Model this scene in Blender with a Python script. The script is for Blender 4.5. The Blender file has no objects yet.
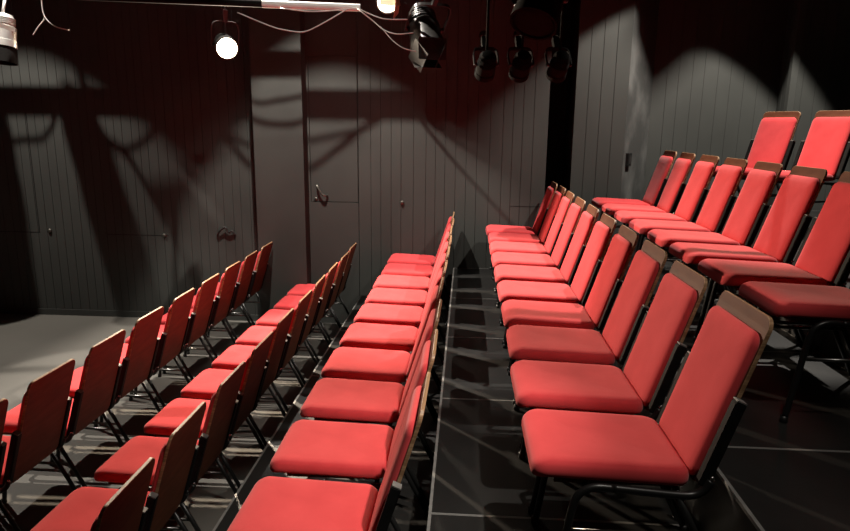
import bpy, bmesh, math, random
from mathutils import Vector, Matrix
random.seed(7)
S = bpy.context.scene
COL = S.collection
PI = math.pi

# ------------------------------------------------------------------ helpers
def link(name, bm, mats, parent=None, smooth=False, auto=None):
    me = bpy.data.meshes.new(name)
    bmesh.ops.recalc_face_normals(bm, faces=bm.faces[:])
    bm.to_mesh(me); bm.free()
    if not isinstance(mats, (list, tuple)): mats = [mats]
    for m in mats: me.materials.append(m)
    if smooth:
        for p in me.polygons: p.use_smooth = True
    if auto is not None:
        me.set_sharp_from_angle(angle=math.radians(auto))
    o = bpy.data.objects.new(name, me)
    COL.objects.link(o)
    if parent: o.parent = parent
    return o

def tag(o, label, cat, group=None, kind=None):
    o['label'] = label; o['category'] = cat
    if group: o['group'] = group
    if kind: o['kind'] = kind
    return o

def empty(name, loc=(0, 0, 0), rz=0.0):
    o = bpy.data.objects.new(name, None); COL.objects.link(o)
    o.empty_display_size = .1
    o.location = loc; o.rotation_euler = (0, 0, rz)
    return o

def structure(o, label, cat):
    o['kind'] = 'structure'; o['label'] = label; o['category'] = cat
    return o

def copy_tree(o, parent=None):
    c = o.copy(); COL.objects.link(c)
    if parent: c.parent = parent
    for ch in list(o.children): copy_tree(ch, c)
    return c

def box(bm, lo, hi, mi=0, M=None):
    vs = [bm.verts.new((x, y, z)) for x in (lo[0], hi[0]) for y in (lo[1], hi[1]) for z in (lo[2], hi[2])]
    if M:
        for v in vs: v.co = M @ v.co
    for a in ((0, 1, 3, 2), (4, 6, 7, 5), (0, 4, 5, 1), (2, 3, 7, 6), (0, 2, 6, 4), (1, 5, 7, 3)):
        f = bm.faces.new([vs[i] for i in a]); f.material_index = mi

def tube(bm, pts, r, n=10, mi=0, sec=None):
    """sweep a circle (or a given section) along a polyline"""
    P = [Vector(p) for p in pts]
    if sec is None: sec = [(r * math.cos(2 * PI * k / n), r * math.sin(2 * PI * k / n)) for k in range(n)]
    rings = []; u = None
    for i, p in enumerate(P):
        if i == 0: t = P[1] - P[0]
        elif i == len(P) - 1: t = P[-1] - P[-2]
        else: t = (P[i + 1] - P[i]).normalized() + (P[i] - P[i - 1]).normalized()
        t.normalize()
        if u is None:
            ref = Vector((0, 1, 0)) if abs(t.y) < .9 else Vector((1, 0, 0))
            u = (ref - t * ref.dot(t)).normalized()
        else:
            u = (u - t * u.dot(t)).normalized()
        w = t.cross(u)
        rings.append([bm.verts.new(p + u * a + w * b) for a, b in sec])
    m = len(sec)
    for A, B in zip(rings[:-1], rings[1:]):
        for k in range(m):
            bm.faces.new((A[k], A[(k + 1) % m], B[(k + 1) % m], B[k])).material_index = mi
    bm.faces.new(rings[0][::-1]).material_index = mi
    bm.faces.new(rings[-1]).material_index = mi

def lathe(bm, prof, n=24, M=None, mi=0, cap0=True, cap1=True):
    """revolve (r, z) pairs about local z"""
    rings = []
    for r, z in prof:
        ring = [bm.verts.new((r * math.cos(2 * PI * k / n), r * math.sin(2 * PI * k / n), z)) for k in range(n)]
        if M:
            for v in ring: v.co = M @ v.co
        rings.append(ring)
    for A, B in zip(rings[:-1], rings[1:]):
        for k in range(n):
            bm.faces.new((A[k], A[(k + 1) % n], B[(k + 1) % n], B[k])).material_index = mi
    if cap0: bm.faces.new(rings[0][::-1]).material_index = mi
    if cap1: bm.faces.new(rings[-1]).material_index = mi

def smooth_path(pts, sub=6):
    P = [Vector(p) for p in pts]; out = []
    for i in range(len(P) - 1):
        p0 = P[max(i - 1, 0)]; p1 = P[i]; p2 = P[i + 1]; p3 = P[min(i + 2, len(P) - 1)]
        for k in range(sub):
            t = k / sub
            out.append(.5 * ((2 * p1) + (p2 - p0) * t + (2 * p0 - 5 * p1 + 4 * p2 - p3) * t * t + (3 * p1 - p0 - 3 * p2 + p3) * t ** 3))
    out.append(P[-1]); return out

def rrect(a, b, r, n=7):
    """rounded rectangle outline, half sizes a, b"""
    r = max(min(r, a - 1e-4, b - 1e-4), .002); out = []
    for cx, cy, a0 in ((a - r, b - r, 0), (-a + r, b - r, 90), (-a + r, -b + r, 180), (a - r, -b + r, 270)):
        for k in range(n):
            t = math.radians(a0 + 90 * k / (n - 1)); out.append((cx + r * math.cos(t), cy + r * math.sin(t)))
    return out

def cushion(a, b, r, rings, deform):
    """pad whose outline is a rounded rectangle: rings of (inset, height)"""
    bm = bmesh.new(); R = []
    for d, h in rings:
        R.append([bm.verts.new(deform(x, y, h)) for x, y in rrect(a - d, b - d, r - d * .6)])
    n = len(R[0])
    for A, B in zip(R[:-1], R[1:]):
        for k in range(n): bm.faces.new((A[k], A[(k + 1) % n], B[(k + 1) % n], B[k]))
    bm.faces.new(R[0][::-1])
    # close the top with a centre line fan
    c = bm.verts.new(deform(0, 0, rings[-1][1]))
    for k in range(n): bm.faces.new((R[-1][k], R[-1][(k + 1) % n], c))
    return bm

# ------------------------------------------------------------------ materials
def mat(name, col, rough=.6, metal=0.0, spec=.5, noise=None, bump=None, emit=None, coat=0.0, sheen=0.0):
    """noise = (scale xyz, second colour, low, high, detail); bump = (scale, strength, distance)"""
    m = bpy.data.materials.new(name); m.use_nodes = True
    nt = m.node_tree; B = nt.nodes['Principled BSDF']
    B.inputs['Base Color'].default_value = (*col, 1)
    B.inputs['Roughness'].default_value = rough
    B.inputs['Metallic'].default_value = metal
    B.inputs['Specular IOR Level'].default_value = spec
    if coat: B.inputs['Coat Weight'].default_value = coat; B.inputs['Coat Roughness'].default_value = .25
    if sheen: B.inputs['Sheen Weight'].default_value = sheen; B.inputs['Sheen Roughness'].default_value = .5
    if emit:
        B.inputs['Emission Color'].default_value = (*emit[0], 1); B.inputs['Emission Strength'].default_value = emit[1]
    tc = nt.nodes.new('ShaderNodeTexCoord')
    if noise:
        sc, c2, lo, hi, det = noise
        mp = nt.nodes.new('ShaderNodeMapping'); mp.inputs['Scale'].default_value = sc
        nz = nt.nodes.new('ShaderNodeTexNoise'); nz.inputs['Scale'].default_value = 1; nz.inputs['Detail'].default_value = det
        rp = nt.nodes.new('ShaderNodeValToRGB')
        rp.color_ramp.elements[0].position = lo; rp.color_ramp.elements[0].color = (*col, 1)
        rp.color_ramp.elements[1].position = hi; rp.color_ramp.elements[1].color = (*c2, 1)
        nt.links.new(tc.outputs['Object'], mp.inputs['Vector']); nt.links.new(mp.outputs['Vector'], nz.inputs['Vector'])
        nt.links.new(nz.outputs['Fac'], rp.inputs['Fac']); nt.links.new(rp.outputs['Color'], B.inputs['Base Color'])
    if bump:
        n2 = nt.nodes.new('ShaderNodeTexNoise'); n2.inputs['Scale'].default_value = bump[0]; n2.inputs['Detail'].default_value = 3
        bp = nt.nodes.new('ShaderNodeBump'); bp.inputs['Strength'].default_value = bump[1]; bp.inputs['Distance'].default_value = bump[2]
        nt.links.new(tc.outputs['Object'], n2.inputs['Vector']); nt.links.new(n2.outputs['Fac'], bp.inputs['Height'])
        nt.links.new(bp.outputs['Normal'], B.inputs['Normal'])
    return m

RED = mat('red_wool', (.53, .042, .047), .92, spec=.15, noise=((9, 9, 9), (.59, .052, .057), .35, .7, 6), bump=(900, .12, .002), sheen=.14)
PLY = mat('brown_plywood', (.088, .030, .015), .6, spec=.15, noise=((90, 7, 2.2), (.135, .050, .025), .3, .75, 5))
PLYEDGE = mat('plywood_edge', (.40, .24, .13), .5, noise=((8, 8, 160), (.24, .13, .065), .4, .6, 2))
STEEL = mat('black_steel', (.010, .010, .010), .36, spec=.4, bump=(60, .05, .001))
POSTM = mat('black_post_paint', (.005, .005, .005), .6, spec=.12, noise=((30, 30, 30), (.008, .008, .008), .4, .7, 2))
CAPM = mat('dull_post_cap', (.16, .155, .145), .5, spec=.3, noise=((30, 30, 30), (.12, .115, .11), .4, .7, 2))
CHROME = mat('chrome', (.62, .60, .57), .22, metal=1.0, noise=((40, 40, 40), (.5, .48, .46), .4, .7, 2))
RAILM = mat('dark_chrome', (.20, .195, .19), .3, metal=1.0, noise=((40, 40, 40), (.14, .14, .13), .4, .7, 2))
PAINT = mat('wall_charcoal_paint', (.0435, .0452, .0420), .78, spec=.18, noise=((1.3, 1.3, .9), (.0565, .0590, .0550), .35, .7, 6), bump=(35, .15, .003))
SCUFF = mat('scuffed_charcoal_paint', (.048, .049, .047), .7, spec=.2, noise=((4, 4, 2.2), (.125, .126, .121), .46, .78, 6), bump=(35, .15, .003))
BLACKP = mat('black_paint', (.010, .0095, .009), .85, spec=.2, noise=((2, 2, 2), (.014, .013, .012), .4, .7, 4))
STAGE = mat('grey_stage_floor', (.112, .106, .094), .62, spec=.25, noise=((.9, .9, .9), (.138, .131, .117), .3, .7, 7), bump=(20, .08, .003))
DECK = mat('black_deck_board', (.011, .0108, .0104), .45, spec=.35, noise=((3, 1.4, 3), (.021, .0205, .0195), .4, .75, 8), bump=(45, .2, .002))
FASCIA = mat('black_fascia', (.014, .0135, .013), .6, noise=((4, 4, 4), (.02, .0195, .019), .4, .7, 4))
ALU = mat('aluminium_edge', (.34, .335, .32), .38, metal=.45, noise=((3, 14, 3), (.24, .235, .225), .35, .7, 5))
CANM = mat('black_lantern_body', (.018, .017, .016), .4, noise=((12, 12, 12), (.026, .025, .024), .4, .7, 3))
SILVER = mat('bare_aluminium_lantern', (.70, .69, .66), .38, metal=.7, noise=((14, 14, 14), (.58, .57, .55), .4, .7, 3))
CABLE = mat('black_cable', (.015, .015, .015), .5, noise=((30, 30, 30), (.02, .02, .02), .4, .7, 2))
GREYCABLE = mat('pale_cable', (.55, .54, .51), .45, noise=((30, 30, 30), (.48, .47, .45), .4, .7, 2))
LITPIPE = mat('lit_pipe_pale', (.62, .61, .59), .4, noise=((10, 10, 10), (.55, .54, .52), .4, .7, 3))  # lamplight on the pipe end put into the colour
LENS = mat('lamp_lens_lit', (.9, .85, .75), .2, emit=((1.0, .80, .55), 38), noise=((30, 30, 30), (.85, .8, .7), .4, .7, 2))
LENSDIM = mat('lamp_lens_dim', (.9, .85, .75), .2, emit=((1.0, .86, .68), 7), noise=((30, 30, 30), (.85, .8, .7), .4, .7, 2))
DARKM = mat('dark_matte_metal', (.007, .0066, .0063), .9, spec=.04, noise=((9, 9, 9), (.010, .0095, .009), .4, .7, 3))
GLASS = mat('lens_glass_dark', (.03, .03, .035), .08, spec=.6, noise=((8, 8, 8), (.04, .04, .045), .4, .7, 2))
GEL = mat('tan_diffusion_gel', (.62, .45, .30), .6, noise=((9, 9, 9), (.55, .4, .26), .4, .7, 2))
SOCK = mat('black_socket_plastic', (.008, .008, .008), .4, noise=((9, 9, 9), (.011, .011, .011), .4, .7, 2))
BRASS = mat('worn_handle_metal', (.16, .15, .13), .4, metal=.8, noise=((30, 30, 30), (.08, .075, .07), .4, .7, 2))

# ------------------------------------------------------------------ fitted place
H = 2.1546                      # eye height over the stage floor
RISE = .3354                    # height of one tier
YW = 6.767                      # face of the back wall
XTOP = {1: -2.0207, 2: -1.1346, 3: -.1131, 4: .891, 5: 1.8951}
YFAR = {1: 6.5615, 2: 6.6095, 3: 6.7055, 4: 6.6898, 5: 6.3784}
COUNT = {1: 9, 2: 10, 3: 10, 4: 10, 5: 8}
FLOORZ = {1: 0, 2: 0, 3: RISE, 4: 2 * RISE, 5: 3 * RISE, 6: 4 * RISE + .02}
PITCH = .5

# ------------------------------------------------------------------ room shell
def boards(name, pts, z0, z1, widths, m, gap=.005, depth=.006, thick=.06):
    """a wall of upright boards along a plan polyline; pts = (x, y) list; groove cut between boards; inner side = left of travel reversed"""
    bm = bmesh.new()
    for (ax, ay), (bx, by) in zip(pts[:-1], pts[1:]):
        A = Vector((ax, ay, 0)); B = Vector((bx, by, 0)); L = (B - A).length; t = (B - A) / L
        n = Vector((t.y, -t.x, 0))            # towards the room when travelling +x along the back wall
        prof = [(0, 0)]; s = 0
        while True:
            s += random.choice(widths)
            if s > L - .03: break
            prof += [(s - gap / 2, 0), (s - gap / 2 + .0008, -depth), (s + gap / 2 - .0008, -depth), (s + gap / 2, 0)]
        prof.append((L, 0)); prof += [(L, -thick), (0, -thick)]
        lo = [bm.verts.new(A + t * u + n * v + Vector((0, 0, z0))) for u, v in prof]
        hi = [bm.verts.new(A + t * u + n * v + Vector((0, 0, z1))) for u, v in prof]
        k = len(prof)
        for i in range(k):
            bm.faces.new((lo[i], lo[(i + 1) % k], hi[(i + 1) % k], hi[i]))
        bm.faces.new(lo[::-1]); bm.faces.new(hi)
    return link(name, bm, m)

ZC = 5.3
bm = bmesh.new(); box(bm, (-7.6, -4, -.1), (6.6, 7.9, 0)); structure(link('floor', bm, STAGE), 'grey painted stage floor', 'floor')
bm = bmesh.new(); box(bm, (-7.6, -4, ZC), (6.6, 7.9, ZC + .1)); structure(link('ceiling', bm, BLACKP), 'black ceiling lost in the dark', 'ceiling')
bm = bmesh.new(); box(bm, (-7.7, -4, 0), (-7.6, 7.9, ZC)); structure(link('wall_left', bm, BLACKP), 'black side wall left of the stage', 'wall')
bm = bmesh.new(); box(bm, (6.6, -4, 0), (6.7, 7.9, ZC)); structure(link('wall_right', bm, BLACKP), 'black side wall right of the seating', 'wall')
bm = bmesh.new(); box(bm, (-7.6, -4.1, 0), (6.6, -4, ZC)); structure(link('wall_front', bm, BLACKP), 'black wall behind the viewer', 'wall')

structure(boards('wall_back_left', [(-7.6, YW), (-2.19, YW)], 0, ZC, [.095, .1, .105, .085], PAINT), 'charcoal boarded back wall left of the pilaster', 'wall')
# pilaster
PX0, PX1, PD = -2.19, -1.675, .19
bm = bmesh.new(); box(bm, (PX0, YW - PD, 0), (PX1, YW + .06, ZC))
structure(link('trim_1', bm, PAINT), 'smooth charcoal pilaster standing out from the back wall', 'pilaster')
# centre wall: smooth bay with a hatch, then boards
bm = bmesh.new()
box(bm, (PX1, YW, 0), (-1.655, YW + .06, ZC)); box(bm, (-1.655, YW, 0), (-1.142, YW + .06, 1.352))
box(bm, (-1.655, YW, 2.85), (-1.142, YW + .06, ZC)); box(bm, (-1.655, YW + .03, 1.352), (-1.142, YW + .06, 2.85))
structure(link('wall_back_bay', bm, PAINT), 'smooth charcoal wall bay around the hatch door', 'wall')
structure(boards('wall_back_center', [(-1.136, YW), (.82, YW)], 0, ZC, [.1, .105, .11, .13], PAINT), 'charcoal boarded back wall behind the middle rows', 'wall')
# slot with its shade painted black, column, splayed cheek, recessed wall, return, right panel
bm = bmesh.new()
box(bm, (.76, YW + .06, 0), (.82, YW + .66, ZC)); box(bm, (.82, YW + .6, 0), (1.08, YW + .66, ZC)); box(bm, (1.08, YW + .06, 0), (1.14, YW + .66, ZC))
structure(link('wall_back_slot', bm, BLACKP), 'narrow recess, its shade painted black, between the back wall and the column', 'wall')
structure(boards('wall_back_column', [(1.08, YW), (1.60, YW)], 0, ZC, [.125, .13], PAINT), 'grey boarded column face beside the shaded recess', 'wall')
bm = bmesh.new()
A = [(1.60, YW), (1.93, YW + .36), (1.93, YW + .46), (1.54, YW + .06)]
lo = [bm.verts.new((x, y, 0)) for x, y in A]; hi = [bm.verts.new((x, y, ZC)) for x, y in A]
for i in range(4): bm.faces.new((lo[i], lo[(i + 1) % 4], hi[(i + 1) % 4], hi[i]))
bm.faces.new(lo[::-1]); bm.faces.new(hi)
structure(link('wall_back_cheek', bm, SCUFF), 'scuffed pale splayed cheek of the column with a socket', 'wall')
structure(boards('wall_back_recess', [(1.93, YW + .36), (3.22, YW + .36), (3.16, YW)], 0, ZC, [.13, .14, .12], PAINT), 'grey boarded recessed wall behind the third raised row', 'wall')
structure(boards('wall_back_panel', [(3.16, YW), (6.6, YW)], 0, ZC, [.12, .125], PAINT), 'grey boarded panel behind the angled top chairs', 'wall')
# low baseboard of the left wall
bm = bmesh.new(); box(bm, (-7.6, YW - .012, 0), (PX0, YW, .07)); structure(link('baseboard_back', bm, PAINT), 'low dark baseboard under the back wall', 'baseboard')

# hatch doors (flush leaves with a dark joint round them)
def curve_tube(pts, r, sub=6, n=8):
    b = bmesh.new(); tube(b, smooth_path(pts, sub), r, n); return b
bm = bmesh.new(); box(bm, (-1.650, YW + .004, 1.360), (-1.148, YW + .028, 2.845))
d = structure(link('door_1', bm, PAINT), 'flush charcoal hatch door high in the wall right of the pilaster', 'door')
link('door_handle', curve_tube([(-1.585, YW - .002, 1.535), (-1.575, YW - .03, 1.515), (-1.535, YW - .035, 1.45), (-1.50, YW - .03, 1.425), (-1.475, YW - .002, 1.425)], .011), BRASS, d, True)
bm = bmesh.new(); lathe(bm, [(.018, 0), (.018, .008), (.01, .012)], 14, Matrix.Translation((-1.60, YW + .006, 1.385)) @ Matrix.Rotation(PI / 2, 4, 'X')); link('door_lock', bm, BRASS, d, True)

def joint(name, rects, label, cat='door', y=YW, knob=None, m=BLACKP):
    """hatch leaf outlined by thin battens"""
    b = bmesh.new()
    for x0, x1, z0, z1 in rects: box(b, (x0, y - .0015, z0), (x1, y + .004, z1))
    o = structure(link(name, b, m), label, cat)
    if knob:
        b = bmesh.new(); lathe(b, [(.022, 0), (.022, .01), (.012, .016)], 14, Matrix.Translation((knob[0], y - .001, knob[1])) @ Matrix.Rotation(PI / 2, 4, 'X')); link('door_lock', b, BRASS, o, True)
    return o
joint('door_2', [(-4.735, -4.725, .955, 2.25), (-5.3, -4.725, .95, .957)], 'flush hatch outline far left on the boarded wall', knob=(-4.61, .975))
joint('door_3', [(-3.95, -3.25, .945, .951)], 'faint flush panel joint in the middle of the left wall', knob=(-3.30, .95))
joint('door_4', [(.47, .80, 1.343, 1.349), (.795, .80, .7, 1.349)], 'small flush panel joint low beside the shaded recess', knob=(-.675, 1.362))

# worn rope handle on the left wall
t = link('rope_handle', curve_tube([(-2.70, YW - .004, .97), (-2.66, YW - .03, 1.02), (-2.60, YW - .03, 1.06), (-2.57, YW - .02, 1.0), (-2.53, YW - .025, 1.02), (-2.50, YW - .004, .97)], .010), CABLE, None, True)
tag(t, 'black looped rope handle on boarded wall left of the pilaster', 'handle')
# socket on the cheek
t = empty('wall_socket', (1.655, YW + .06, 1.845), math.atan2(.36, .33))
tag(t, 'small black socket box on the scuffed column cheek', 'socket')
bm = bmesh.new(); box(bm, (-.035, -.03, -.065), (.035, 0, .065)); o = link('socket_body', bm, SOCK, t)
bm = bmesh.new(); box(bm, (-.02, -.034, -.045), (.02, -.03, .045)); link('socket_flap', bm, CANM, t)

# ------------------------------------------------------------------ tiers of stage decks
SEAMS = [6.745, 5.50, 4.417, 3.345, 2.25, 1.17, .09]
EDGE = {3: -1.1195, 4: -.1154, 5: .8887, 6: 1.8928}
XEND = {3: -.1154, 4: .8887, 5: 1.8928, 6: 3.9}
ORD = ['first', 'second', 'third', 'fourth', 'fifth', 'sixth', 'seventh', 'eighth', 'ninth', 'tenth']
TIER = {3: 'first raised', 4: 'second raised', 5: 'third raised', 6: 'top'}
def deck(x0, x1, y0, y1, z, label):
    t = empty('stage_deck', (x0, y0, 0)); tag(t, label, 'platform', 'black stage decks of the seating tiers')
    w, l = x1 - x0 - .002, y1 - y0 - .002; r = .005; f = .012
    bm = bmesh.new(); box(bm, (.023, r, z - .045), (w - r, l - r, z - .0125)); box(bm, (f, r, z - .0125), (w - r, l - r, z)); link('deck_board', bm, DECK, t)
    bm = bmesh.new()
    box(bm, (0, 0, z - .012), (f, l, z + .0015)); box(bm, (w - r, 0, z - .06), (w, l, z + .0015))
    box(bm, (f, 0, z - .06), (w - r, r, z + .0012)); box(bm, (f, l - r, z - .06), (w - r, l, z + .0012))
    link('edge_trim', bm, ALU, t)
    bm = bmesh.new(); box(bm, (.002, 0, 0), (.022, l, z - .0125)); link('fascia', bm, FASCIA, t)
    for sx in (.05, w - .06):
        for sy in (.05, l - .06):
            bm = bmesh.new(); tube(bm, [(sx, sy, 0), (sx, sy, z - .045)], .024, 10); link('leg', bm, ALU, t, True)
for k in (3, 4, 5, 6):
    for i in range(6):
        if k == 6 and i > 3: continue
        deck(EDGE[k], XEND[k], SEAMS[i + 1], SEAMS[i], FLOORZ[k],
             'black platform deck with metal rim under the %s row, %s from back wall' % (TIER[k], ORD[i]))

# ------------------------------------------------------------------ the chair
ROOTP = Matrix.Identity(4)
def panel_x(z): return -.168 + .309 * (z - .415)
def make_chair():
    root = empty('theatre_chair'); tag(root, '', 'chair')
    # seat cushion: x from -.665 to -.195
    ax, by = .243, .201; cx = -.430
    def sd(x, y, h):
        u = x / ax                                    # -1 front .. 1 rear
        z = .438 - .011 * (u + 1) + h
        z -= .018 * max(0, -u - .55) ** 2 / .2        # waterfall front
        z += .006 * (y / by) ** 2 * (h > .03)         # slight dish
        return (cx + x, y, z)
    rings = [(.012, .002), (.003, .006), (0, .014), (0, .026), (.003, .037), (.009, .045), (.020, .051), (.042, .054), (.09, .054), (.13, .053), (.17, .052)]
    link('seat', cushion(ax, by, .05, rings, sd), RED, root, True)
    bm = bmesh.new()
    box(bm, (-.60, -.17, .405), (-.22, .17, .424)); link('seat_board', bm, PLY, root)
    # plywood backrest: rounded top corners, tilted, 13 mm thick
    hz = .272; ang = math.atan(.309)
    u = Vector((math.sin(ang), 0, math.cos(ang))); n = Vector((-math.cos(ang), 0, math.sin(ang)))   # up the back / out of its front
    zc = (.415 + .954) / 2
    org = Vector((panel_x(zc), 0, zc)); L = .2795
    def bp(a, b, h):          # a up the panel, b across, h out of the front
        bow = .010 * (1 - (a / L) ** 2)
        return org + u * a + Vector((0, b, 0)) + n * (h - bow)
    bm = bmesh.new(); R = []
    out = rrect(L, .181, .034, 8)
    for d, h in ((.0015, -.0065), (0, -.005), (0, .005), (.0015, .0065)):
        R.append([bm.verts.new(bp(x * (1 - d / .2), y * (1 - d / .2), h)) for x, y in out])
    m = len(out)
    for ri, (A_, B_) in enumerate(zip(R[:-1], R[1:])):
        for k in range(m):
            f = bm.faces.new((A_[k], A_[(k + 1) % m], B_[(k + 1) % m], B_[k])); f.material_index = 1
    # faces as strips across the panel so that it can bow
    def cap(ring, flip):
        # pair vertices of the two long sides by index: outline starts at (+a,+b) corner going ccw
        half = m // 2
        up = ring[:half]; lo = ring[half:][::-1]
        for k in range(half - 1):
            q = (up[k], up[k + 1], lo[k + 1], lo[k]); bm.faces.new(q[::-1] if flip else q)
    cap(R[0], True); cap(R[-1], False)
    back = link('backrest', bm, [PLY, PLYEDGE], root)
    # upholstered pad on its front
    La, Lb = .247, .1765
    def pad_xyz(x, y, h): return bp(x - .0225, y, .0066 + h)
    rings = [(.006, .0), (.001, .006), (0, .010), (.003, .018), (.009, .024), (.020, .029), (.042, .032), (.075, .033), (.11, .033), (.14, .033)]
    link('back_cushion', cushion(La, Lb, .042, rings, pad_xyz), RED, back, True)
    # steel frame
    for s in (1, -1):
        y = .215 * s
        leg = smooth_path([(-.598, y, .004), (-.560, y, .26), (-.545, y, .355), (-.525, y, .398), (-.485, y, .418), (-.43, y, .4175)], 5)
        bm = bmesh.new(); tube(bm, leg, .0125, 12); o = link('leg', bm, STEEL, root, True)
        bm = bmesh.new(); lathe(bm, [(.015, 0), (.016, .006), (.014, .026)], 12, Matrix.Translation((-.5985, y, 0))); link('foot_cap', bm, SOCK, o, True)
        bm = bmesh.new(); tube(bm, [(-.235, y, .400), (-.15, y, .235), (-.036, y, .004)], .0115, 12); o = link('leg', bm, STEEL, root, True)
        bm = bmesh.new(); lathe(bm, [(.015, 0), (.016, .006), (.014, .022)], 12, Matrix.Translation((-.037, y, 0))); link('foot_cap', bm, SOCK, o, True)
        rail = smooth_path([(-.43, y, .4175), (-.33, y, .410), (-.24, y, .404), (-.19, y, .406), (-.160, y, .424), (-.142, y, .455)], 5)
        bm = bmesh.new(); tube(bm, rail, .0125, 12); link('side_rail', bm, STEEL, root, True)
        # flat upright that carries the back
        yy = .1990 * s
        bm = bmesh.new()
        sec = [(.016, .017), (-.016, .017), (-.016, -.017), (.016, -.017)]
        zs = [.435, .53, .62, .704]
        tube(bm, [(panel_x(z) - .001, yy, z) for z in zs], 0, sec=sec)
        bmesh.ops.bevel(bm, geom=[e for e in bm.edges], offset=.003, segments=2, affect='EDGES')
        p = link('back_post', bm, POSTM, root, True, auto=40)
        bm = bmesh.new(); tube(bm, [(panel_x(.705) - .001, yy, .705), (panel_x(.709) - .0005, yy, .709)], 0, sec=[(a * .9, b * .9) for a, b in sec]); link('post_cap', bm, CAPM, p)
        bm = bmesh.new(); lathe(bm, [(.008, 0), (.008, .003), (.004, .006)], 10, Matrix.Translation((panel_x(.462) + .014, yy + s * .016, .462)) @ Matrix.Rotation(-s * PI / 2, 4, 'X')); link('bolt', bm, CHROME, p, True)
        bm = bmesh.new(); tube(bm, [(-.556, y, .268), (-.166, y, .266)], .008, 10); link('stretcher', bm, RAILM, root, True)
    bm = bmesh.new(); tube(bm, [(-.228, -.212, .398), (-.228, .212, .398)], .010, 10); link('crossbar', bm, STEEL, root, True)
    bm = bmesh.new(); tube(bm, [(-.505, -.212, .400), (-.505, .212, .400)], .010, 10); link('crossbar', bm, STEEL, root, True)
    return root

ROWNAME = {1: 'floor row nearest the stage', 2: 'second floor row', 3: 'first raised row', 4: 'second raised row', 5: 'third raised row'}
proto = make_chair(); used = False
for row in (1, 2, 3, 4, 5):
    n = COUNT[row]
    for i in range(n):
        o = proto if not used else copy_tree(proto); used = True
        jx, jy, jr = random.uniform(-.006, .006), random.uniform(-.004, .004), random.uniform(-.012, .012)
        o.location = (XTOP[row] + jx, YFAR[row] - PITCH * i - .18 + jy, FLOORZ[row] + (.0016 if row > 2 else 0))
        o.rotation_euler = (0, 0, jr)
        where = ORD[i] + ' from back wall' if i else 'nearest the back wall'
        if i == n - 1: where = 'nearest the viewer'
        o['label'] = 'red padded wood-backed chair %s in the %s' % (where, ROWNAME[row])
        o['group'] = 'red theatre chairs in rows'
TH = math.radians(25)
fx, fy = 2.62, 6.0
for i in range(2):
    o = copy_tree(proto)
    d_ = Vector((math.sin(TH), -math.cos(TH), 0))
    c = Vector((fx, fy, 0)) + d_ * (PITCH * i + .18)
    o.location = (c.x, c.y, FLOORZ[6] + .0016); o.rotation_euler = (0, 0, TH)
    o['label'] = 'red padded chair turned towards viewer in the top row, %s one of two' % ('left' if i == 0 else 'right')
    o['group'] = 'red theatre chairs in rows'

# ------------------------------------------------------------------ lighting rig
LP = {'L': Vector((-5.0, 5.6, 4.7)), 'A': Vector((-1.65, 5.6, 4.7)), 'R': Vector((2.5, 5.5, 4.8))}
def look(loc, tgt):
    return (Vector(tgt) - Vector(loc)).to_track_quat('-Z', 'Y')

def lantern(loc, tgt, length, rad, label, lens=GLASS, body=CANM, bar=None, doors=0, door_m=None, fins=True, group=None, name='stage_lantern'):
    """a can with vents, lens, yoke and hook clamp, its light leaving along local -z"""
    t = empty(name, loc); t.rotation_mode = 'QUATERNION'; t.rotation_quaternion = look(loc, tgt)
    tag(t, label, 'stage light', group)
    bm = bmesh.new()
    prof = [(rad * .35, length * .5), (rad * .62, length * .47), (rad * .70, length * .40)]
    if fins:
        for k in range(4):
            z = length * (.36 - .05 * k); prof += [(rad * .86, z), (rad * .86, z - length * .02), (rad * .74, z - length * .022), (rad * .74, z - length * .045)]
    prof += [(rad * .95, length * .08), (rad * .95, -length * .30), (rad, -length * .31), (rad * 1.02, -length * .5), (rad * .93, -length * .5), (rad * .9, -length * .46)]
    lathe(bm, prof, 28, cap1=False)
    b = link('body', bm, body, t, True, auto=35)
    bm = bmesh.new(); lathe(bm, [(rad * .92, -length * .462), (rad * .8, -length * .475), (rad * .4, -length * .49), (.001, -length * .495)], 28); link('lens', bm, lens, t, True)
    # yoke in local axes
    w = rad * 1.2; yk = rad * 2.1
    bm = bmesh.new()
    pts = [(w, 0, 0), (w, yk * .6, 0), (w * .8, yk * .95, 0), (0, yk, 0), (-w * .8, yk * .95, 0), (-w, yk * .6, 0), (-w, 0, 0)]
    tube(bm, smooth_path(pts, 4), 0, sec=[(.004, .014), (-.004, .014), (-.004, -.014), (.004, -.014)]); link('yoke', bm, body, t)
    for s in (1, -1):
        bm = bmesh.new(); lathe(bm, [(rad * .16, 0), (rad * .16, rad * .25), (rad * .1, rad * .3)], 12, Matrix.Translation((s * rad * .92, 0, 0)) @ Matrix.Rotation(s * PI / 2, 4, 'Y')); link('knob', bm, SOCK, t, True)
    bm = bmesh.new(); box(bm, (-.02, yk, -.02), (.02, yk + .10, .02)); tube(bm, [(.03 * math.cos(a), yk + .12 + .03 * math.sin(a), 0) for a in [math.radians(x) for x in range(-90, 181, 30)]], 0, sec=[(.004, .016), (-.004, .016), (-.004, -.016), (.004, -.016)])
    link('clamp', bm, body, t)
    for k in range(doors):
        a = k * PI / 2
        M = Matrix.Rotation(a, 4, 'Z') @ Matrix.Translation((0, rad * .98, -length * .5)) @ Matrix.Rotation(math.radians(-28), 4, 'X')
        bm = bmesh.new(); box(bm, (-rad * .85, -.0015, -rad * 1.25), (rad * .85, .0015, 0), M=M); link('barn_door_or_blocker', bm, door_m or body, t)
    return t

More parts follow.
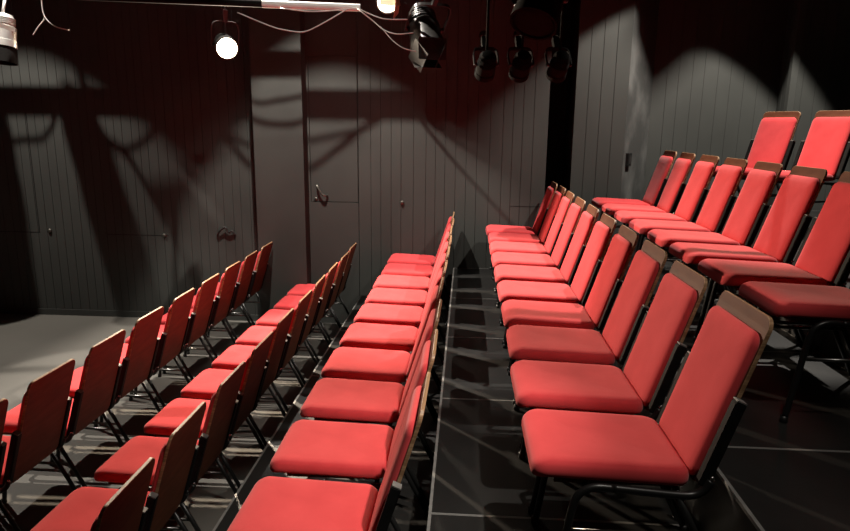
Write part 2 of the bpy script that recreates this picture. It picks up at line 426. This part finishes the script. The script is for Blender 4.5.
# bar above the frame that carries the wall wash and its cables
bm = bmesh.new(); box(bm, (-7.6, 6.045, 3.748), (-.30, 6.075, 3.818))
for x in (-6.9, -3.9, -.36): tube(bm, [(x, 6.06, 3.80), (x, 6.06, ZC)], .012, 8)
tag(link('lighting_bar', bm, CANM), 'black lighting bar with sockets hung along the back wall', 'lighting bar')
# pipe nearer the viewer; light painted in: lit right end pale, unlit length dark
t = empty('lighting_bar', (-5.2, 3.98, 3.005)); tag(t, 'pipe with its lit end painted pale at the top of the picture', 'lighting bar')
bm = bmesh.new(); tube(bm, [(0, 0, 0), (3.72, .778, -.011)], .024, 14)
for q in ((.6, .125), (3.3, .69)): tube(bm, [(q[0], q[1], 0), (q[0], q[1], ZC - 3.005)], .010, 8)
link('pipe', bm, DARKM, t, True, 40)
bm = bmesh.new(); tube(bm, [(3.72, .778, -.011), (4.40, .92, -.013)], .026, 14); link('lit_pipe_end', bm, LITPIPE, t, True, 40)

def cable(pts, r, m, label, cat='cable', sub=6):
    return tag(link('cable', curve_tube(pts, r, sub, 7), m, None, True), label, cat)
Yb = 6.05
cable([(-2.12, Yb, 3.76), (-1.90, Yb, 3.635), (-1.77, Yb, 3.640), (-1.66, Yb, 3.660), (-1.457, Yb, 3.703), (-1.33, Yb, 3.765)], .0052, CABLE, 'black cable slung under the high bar above the pilaster')
cable([(-2.10, Yb, 3.76), (-1.97, Yb, 3.63), (-1.90, Yb, 3.555), (-1.79, Yb, 3.53), (-1.664, Yb, 3.545), (-1.524, Yb, 3.640), (-1.457, Yb, 3.69), (-1.33, Yb, 3.765)], .0058, CABLE, 'black cable sagging lowest under the high bar above the pilaster')
cable([(-1.22, Yb, 3.765), (-1.111, Yb, 3.636), (-1.03, Yb, 3.545), (-.85, Yb, 3.36), (-.56, 5.93, 3.20)], .0058, CABLE, 'black cable falling steeply from the high bar to the dark lantern')
cable([(-1.21, Yb, 3.765), (-1.07, Yb, 3.672), (-.917, Yb, 3.582), (-.70, Yb, 3.47), (-.50, 5.95, 3.25)], .0056, CABLE, 'black cable falling from the high bar above the hatch')
cable([(-1.18, Yb, 3.765), (-1.071, Yb, 3.700), (-.969, Yb, 3.672), (-.75, Yb, 3.64), (-.55, Yb, 3.70), (-.45, Yb, 3.765)], .0048, CABLE, 'black cable looped shallow under the end of the high bar')
cable([(-5.25, Yb, 3.765), (-5.02, Yb, 3.649), (-4.908, Yb, 3.646), (-4.841, Yb, 3.651), (-4.79, Yb, 3.70), (-4.76, Yb, 3.765)], .0065, CABLE, 'black cable looped under the high bar at far left')
cable([(-4.62, Yb, 3.70), (-4.502, Yb, 3.618), (-4.427, Yb, 3.632), (-4.357, Yb, 3.69), (-4.32, Yb, 3.765)], .0065, CABLE, 'black cable looped under the high bar left of the lit lamp')
cable([(-4.25, Yb, 3.765), (-4.123, Yb, 3.672), (-4.038, Yb, 3.657), (-3.954, Yb, 3.632), (-3.80, Yb, 3.70), (-3.74, Yb, 3.765)], .005, CABLE, 'thin black cable swagged under the high bar')
cable([(-5.3, Yb, 3.83), (-5.0, Yb, 3.850), (-4.8, Yb, 3.835), (-4.5, Yb, 3.852), (-4.3, Yb, 3.835), (-4.1, Yb, 3.826)], .006, CABLE, 'black cable lying along the top of the high bar')
# cables that catch the light near the pipe's lit end
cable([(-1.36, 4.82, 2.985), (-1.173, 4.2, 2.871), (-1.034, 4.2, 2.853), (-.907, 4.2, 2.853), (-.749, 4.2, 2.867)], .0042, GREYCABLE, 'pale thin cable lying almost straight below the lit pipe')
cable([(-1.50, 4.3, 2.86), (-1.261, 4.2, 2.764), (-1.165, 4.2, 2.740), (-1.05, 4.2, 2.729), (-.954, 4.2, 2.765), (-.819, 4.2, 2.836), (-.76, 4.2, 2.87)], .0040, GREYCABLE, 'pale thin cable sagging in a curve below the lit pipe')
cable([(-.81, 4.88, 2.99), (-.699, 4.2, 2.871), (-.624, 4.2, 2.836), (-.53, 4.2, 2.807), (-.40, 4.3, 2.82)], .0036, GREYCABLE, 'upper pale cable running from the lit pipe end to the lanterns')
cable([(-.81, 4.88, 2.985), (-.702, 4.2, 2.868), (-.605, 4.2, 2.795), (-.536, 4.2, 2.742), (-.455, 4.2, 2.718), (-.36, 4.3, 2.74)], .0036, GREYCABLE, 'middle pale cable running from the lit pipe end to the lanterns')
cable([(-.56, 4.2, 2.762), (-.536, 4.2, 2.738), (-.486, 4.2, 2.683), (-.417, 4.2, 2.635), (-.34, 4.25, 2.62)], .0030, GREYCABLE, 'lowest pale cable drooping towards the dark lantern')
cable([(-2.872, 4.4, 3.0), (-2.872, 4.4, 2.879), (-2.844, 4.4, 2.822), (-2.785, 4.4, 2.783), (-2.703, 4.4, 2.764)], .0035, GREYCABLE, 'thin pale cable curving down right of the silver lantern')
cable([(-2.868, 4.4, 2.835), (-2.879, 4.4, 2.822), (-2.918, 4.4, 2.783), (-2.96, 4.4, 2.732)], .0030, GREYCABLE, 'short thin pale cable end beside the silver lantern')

def rod(t, p0, p1, m=CANM):
    """a hanging rod as a part of lantern t, given in world space"""
    Mi = (Matrix.Translation(t.location) @ t.rotation_quaternion.to_matrix().to_4x4()).inverted()
    b = bmesh.new(); tube(b, [Mi @ Vector(p0), Mi @ Vector(p1)], .010, 8); link('hanging_rod', b, m, t, True)
# the lit lamp that faces the seats
t = lantern((-2.225, 6.0, 2.86), (.3, 1.5, 1.0), .24, .098, 'small round lamp glowing warm white in front of the dark back wall', lens=LENS)
rod(t, (-2.225, 6.02, 2.96), (-2.225, 6.06, 3.75))
# silver lantern at the far left
t = lantern((-3.135, 4.36, 2.755), (-3.16, 4.25, 2.0), .22, .080, 'bare silver lantern hanging in bright light at the top left corner', body=SILVER)
rod(t, (-3.135, 4.36, 2.84), (-3.13, 4.415, 2.99), SILVER)
bm = bmesh.new(); lathe(bm, [(.076, -.112), (.080, -.16), (.084, -.215), (.070, -.215), (.066, -.112)], 24, cap0=False, cap1=False); link('lens_tube', bm, DARKM, t, True, 35)
# dark barn-doored lantern with its lit neighbour, top centre
t = lantern((-.40, 5.88, 2.98), (-.25, 5.5, 2.35), .40, .145, 'dark barn-doored lantern hanging at the top centre beside cables', doors=4)
rod(t, (-.40, 5.90, 3.10), (-.38, 6.06, 3.77))
t = lantern((-.73, 5.86, 3.26), (-.45, 4.9, 2.5), .28, .10, 'lantern with a lit lens and tan flap at the top edge of the picture', lens=LENSDIM, doors=2, door_m=GEL)
rod(t, (-.73, 5.90, 3.36), (-.73, 6.06, 3.77))
# lanterns in the dark over the middle rows
bm = bmesh.new(); tube(bm, [(-.1, 4.62, 3.25), (3.4, 4.62, 3.25)], .024, 12)
for x in (.2, 3.1): tube(bm, [(x, 4.62, 3.25), (x, 4.62, ZC)], .010, 8)
tag(link('lighting_bar', bm, DARKM, None, True, 40), 'black lighting bar over the middle rows', 'lighting bar')
t = lantern((.44, 4.33, 2.93), (.2, 3.95, 2.2), .34, .15, 'big dark round lantern at the top edge over the middle rows', body=DARKM, lens=DARKM); rod(t, (.44, 4.40, 3.0), (.46, 4.62, 3.25), DARKM)
for x, lb in ((.12, 'left'), (.36, 'middle'), (.62, 'right')):
    t = lantern((x, 4.66, 2.58), (x - .1, 5.4, 2.0), .20, .07, 'small black lantern in the dark over the middle rows, %s of three' % lb, group='small black lanterns', body=DARKM, lens=DARKM); rod(t, (x, 4.65, 2.66), (x, 4.62, 3.25), DARKM)
# lanterns above the frame whose shadows fall on the left of the back wall
t = lantern((-4.75, 5.86, 3.89), (-4.65, 5.86, 3.453), .60, .060, 'long black profile lantern hung left above the stage, tilted'); rod(t, (-4.79, 5.86, 4.06), (-4.81, 5.86, ZC))
t = lantern((-5.095, 5.86, 3.87), (-5.10, 5.86, 3.4), .52, .135, 'wide black lantern hung at the far left above the stage'); rod(t, (-5.095, 5.86, 4.08), (-5.095, 5.86, ZC))

# ------------------------------------------------------------------ lights
def spot(name, loc, tgt, power, size, blend=.1, rad=.03, col=(1, .92, .82)):
    l = bpy.data.lights.new(name, 'SPOT'); l.energy = power; l.spot_size = math.radians(size); l.spot_blend = blend
    l.shadow_soft_size = rad; l.color = col
    o = bpy.data.objects.new(name, l); COL.objects.link(o); o.location = loc
    o.rotation_mode = 'QUATERNION'; o.rotation_quaternion = look(loc, tgt)
    return o
def light_blocker(t, lo, hi):
    """an added light-blocking plate parented to lantern t, given in world space"""
    Mi = (Matrix.Translation(t.location) @ t.rotation_quaternion.to_matrix().to_4x4()).inverted()
    b = bmesh.new(); box(b, lo, hi, M=Mi); link('barn_door_or_blocker', b, CANM, t)
tA = lantern(LP['A'] + Vector((0, .04, .22)), LP['A'] + Vector((.03, -.06, -.3)), .36, .10, 'wash lantern hung high above the pilaster')
light_blocker(tA, (-1.772, 5.36, 4.45), (-1.769, 5.84, 4.74))  # added plate, keeps this wash off the far left wall
light_blocker(tA, (-1.765, 5.476, 4.480), (-1.40, 5.479, 4.74))  # added plate, cuts this wash short of the near tiers
tL = lantern(LP['L'] + Vector((0, .04, .22)), LP['L'] + Vector((.0, -.06, -.3)), .36, .10, 'wash lantern hung high above the stage at left')
tR = lantern(LP['R'] + Vector((0, -.02, .22)), LP['R'] + Vector((0, .03, -.3)), .36, .10, 'wash lantern hung high above the angled top chairs')
light_blocker(tR, (2.377, 5.25, 4.659), (2.380, 5.75, 4.86))  # added plate, keeps this wash off the backs of the floor rows
Mi = (Matrix.Translation(tR.location) @ tR.rotation_quaternion.to_matrix().to_4x4()).inverted()
bm = bmesh.new(); q = [LP['R'] + (Vector(p) - LP['R']) * .13 for p in ((1.60, 6.77, 3.05), (1.93, 7.127, 2.50), (2.50, 7.127, 3.0), (2.5, 7.127, 3.7), (1.60, 6.77, 3.7))]
v0 = [bm.verts.new(Mi @ p) for p in q]; v1 = [bm.verts.new(Mi @ (p + Vector((0, .004, .002)))) for p in q]
bm.faces.new(v0); bm.faces.new(v1[::-1])
for i in range(5): bm.faces.new((v0[i], v0[(i + 1) % 5], v1[(i + 1) % 5], v1[i]))
link('barn_door_or_blocker', bm, CANM, tR)  # added plate, shaped to cast the wedge shadow on cheek and recess
tP = lantern((1.2, 1.1, 4.72), (.4, 2.0, 1.0), .34, .10, 'narrow lantern hung high above the nearest chairs')
for t_ in (tA, tL, tR, tP):
    p_ = t_.location; rod(t_, (p_.x, p_.y, p_.z + .12), (p_.x, p_.y, ZC))
spot('wash_light', LP['A'], (-1.2, 5.05, 0), 1080, 77, .22, .014)
spot('wash_light', LP['L'], (-4.5, 5.4, 0), 700, 72, .22, .014)
spot('wash_light', LP['R'], (1.95, 5.74, 1.3), 900, 78, .14, .02)
N0 = Vector((1.2, 1.1, 4.72)); N1 = Vector((.5, 2.1, 1.0)); N2 = Vector((-.36, 2.3, .82))
spot('near_light', N0 + (N1 - N0).normalized() * .2, N1, 170, 44, .9)
spot('near_light', N0 + (N2 - N0).normalized() * .2, N2, 600, 25, .9)
B0 = Vector((-2.225, 6.0, 2.86)); B1 = Vector((.3, 1.5, 1.0))
spot('lamp_beam', B0 + (B1 - B0).normalized() * .16, B1, 860, 122, .3, .055, (1, .82, .62))
C0 = Vector((-.73, 5.86, 3.26)); C1 = Vector((-.45, 4.9, 2.5))
spot('practical', C0 + (C1 - C0).normalized() * .17, C1, 25, 80, .6, .05, (1, .86, .68))
spot('cable_fill', (-.7, 3.2, 3.9), (-.95, 4.3, 2.85), 70, 52, .3)  # added lamp without a fixture, brightens the pale cables and pipe end
spot('lantern_fill', (-3.0, 4.0, 4.5), (-3.12, 4.36, 2.8), 900, 20, .3)  # added lamp without a fixture, brightens the silver lantern

# ------------------------------------------------------------------ world, camera, view
w = bpy.data.worlds.new('World'); S.world = w; w.use_nodes = True
w.node_tree.nodes['Background'].inputs['Color'].default_value = (.012, .011, .010, 1)
w.node_tree.nodes['Background'].inputs['Strength'].default_value = .1
F, ROLL, PITCHA, YAW = 640.598, .011835, .213517, .062354
cd = bpy.data.cameras.new('Camera'); cam = bpy.data.objects.new('Camera', cd); COL.objects.link(cam)
cd.sensor_fit = 'HORIZONTAL'; cd.sensor_width = 36; cd.lens = 36 * F / 850
cam.location = (0, 0, H)
M = Matrix.Rotation(YAW, 4, 'Z') @ Matrix.Rotation(PI / 2 - PITCHA, 4, 'X') @ Matrix.Rotation(ROLL, 4, 'Z')
cam.rotation_euler = M.to_euler()
cd.clip_start = .05; cd.clip_end = 60
S.camera = cam
S.view_settings.view_transform = 'Standard'; S.view_settings.look = 'None'
S.view_settings.gamma = 1; S.view_settings.use_curve_mapping = False
S.view_settings.exposure = 0.0
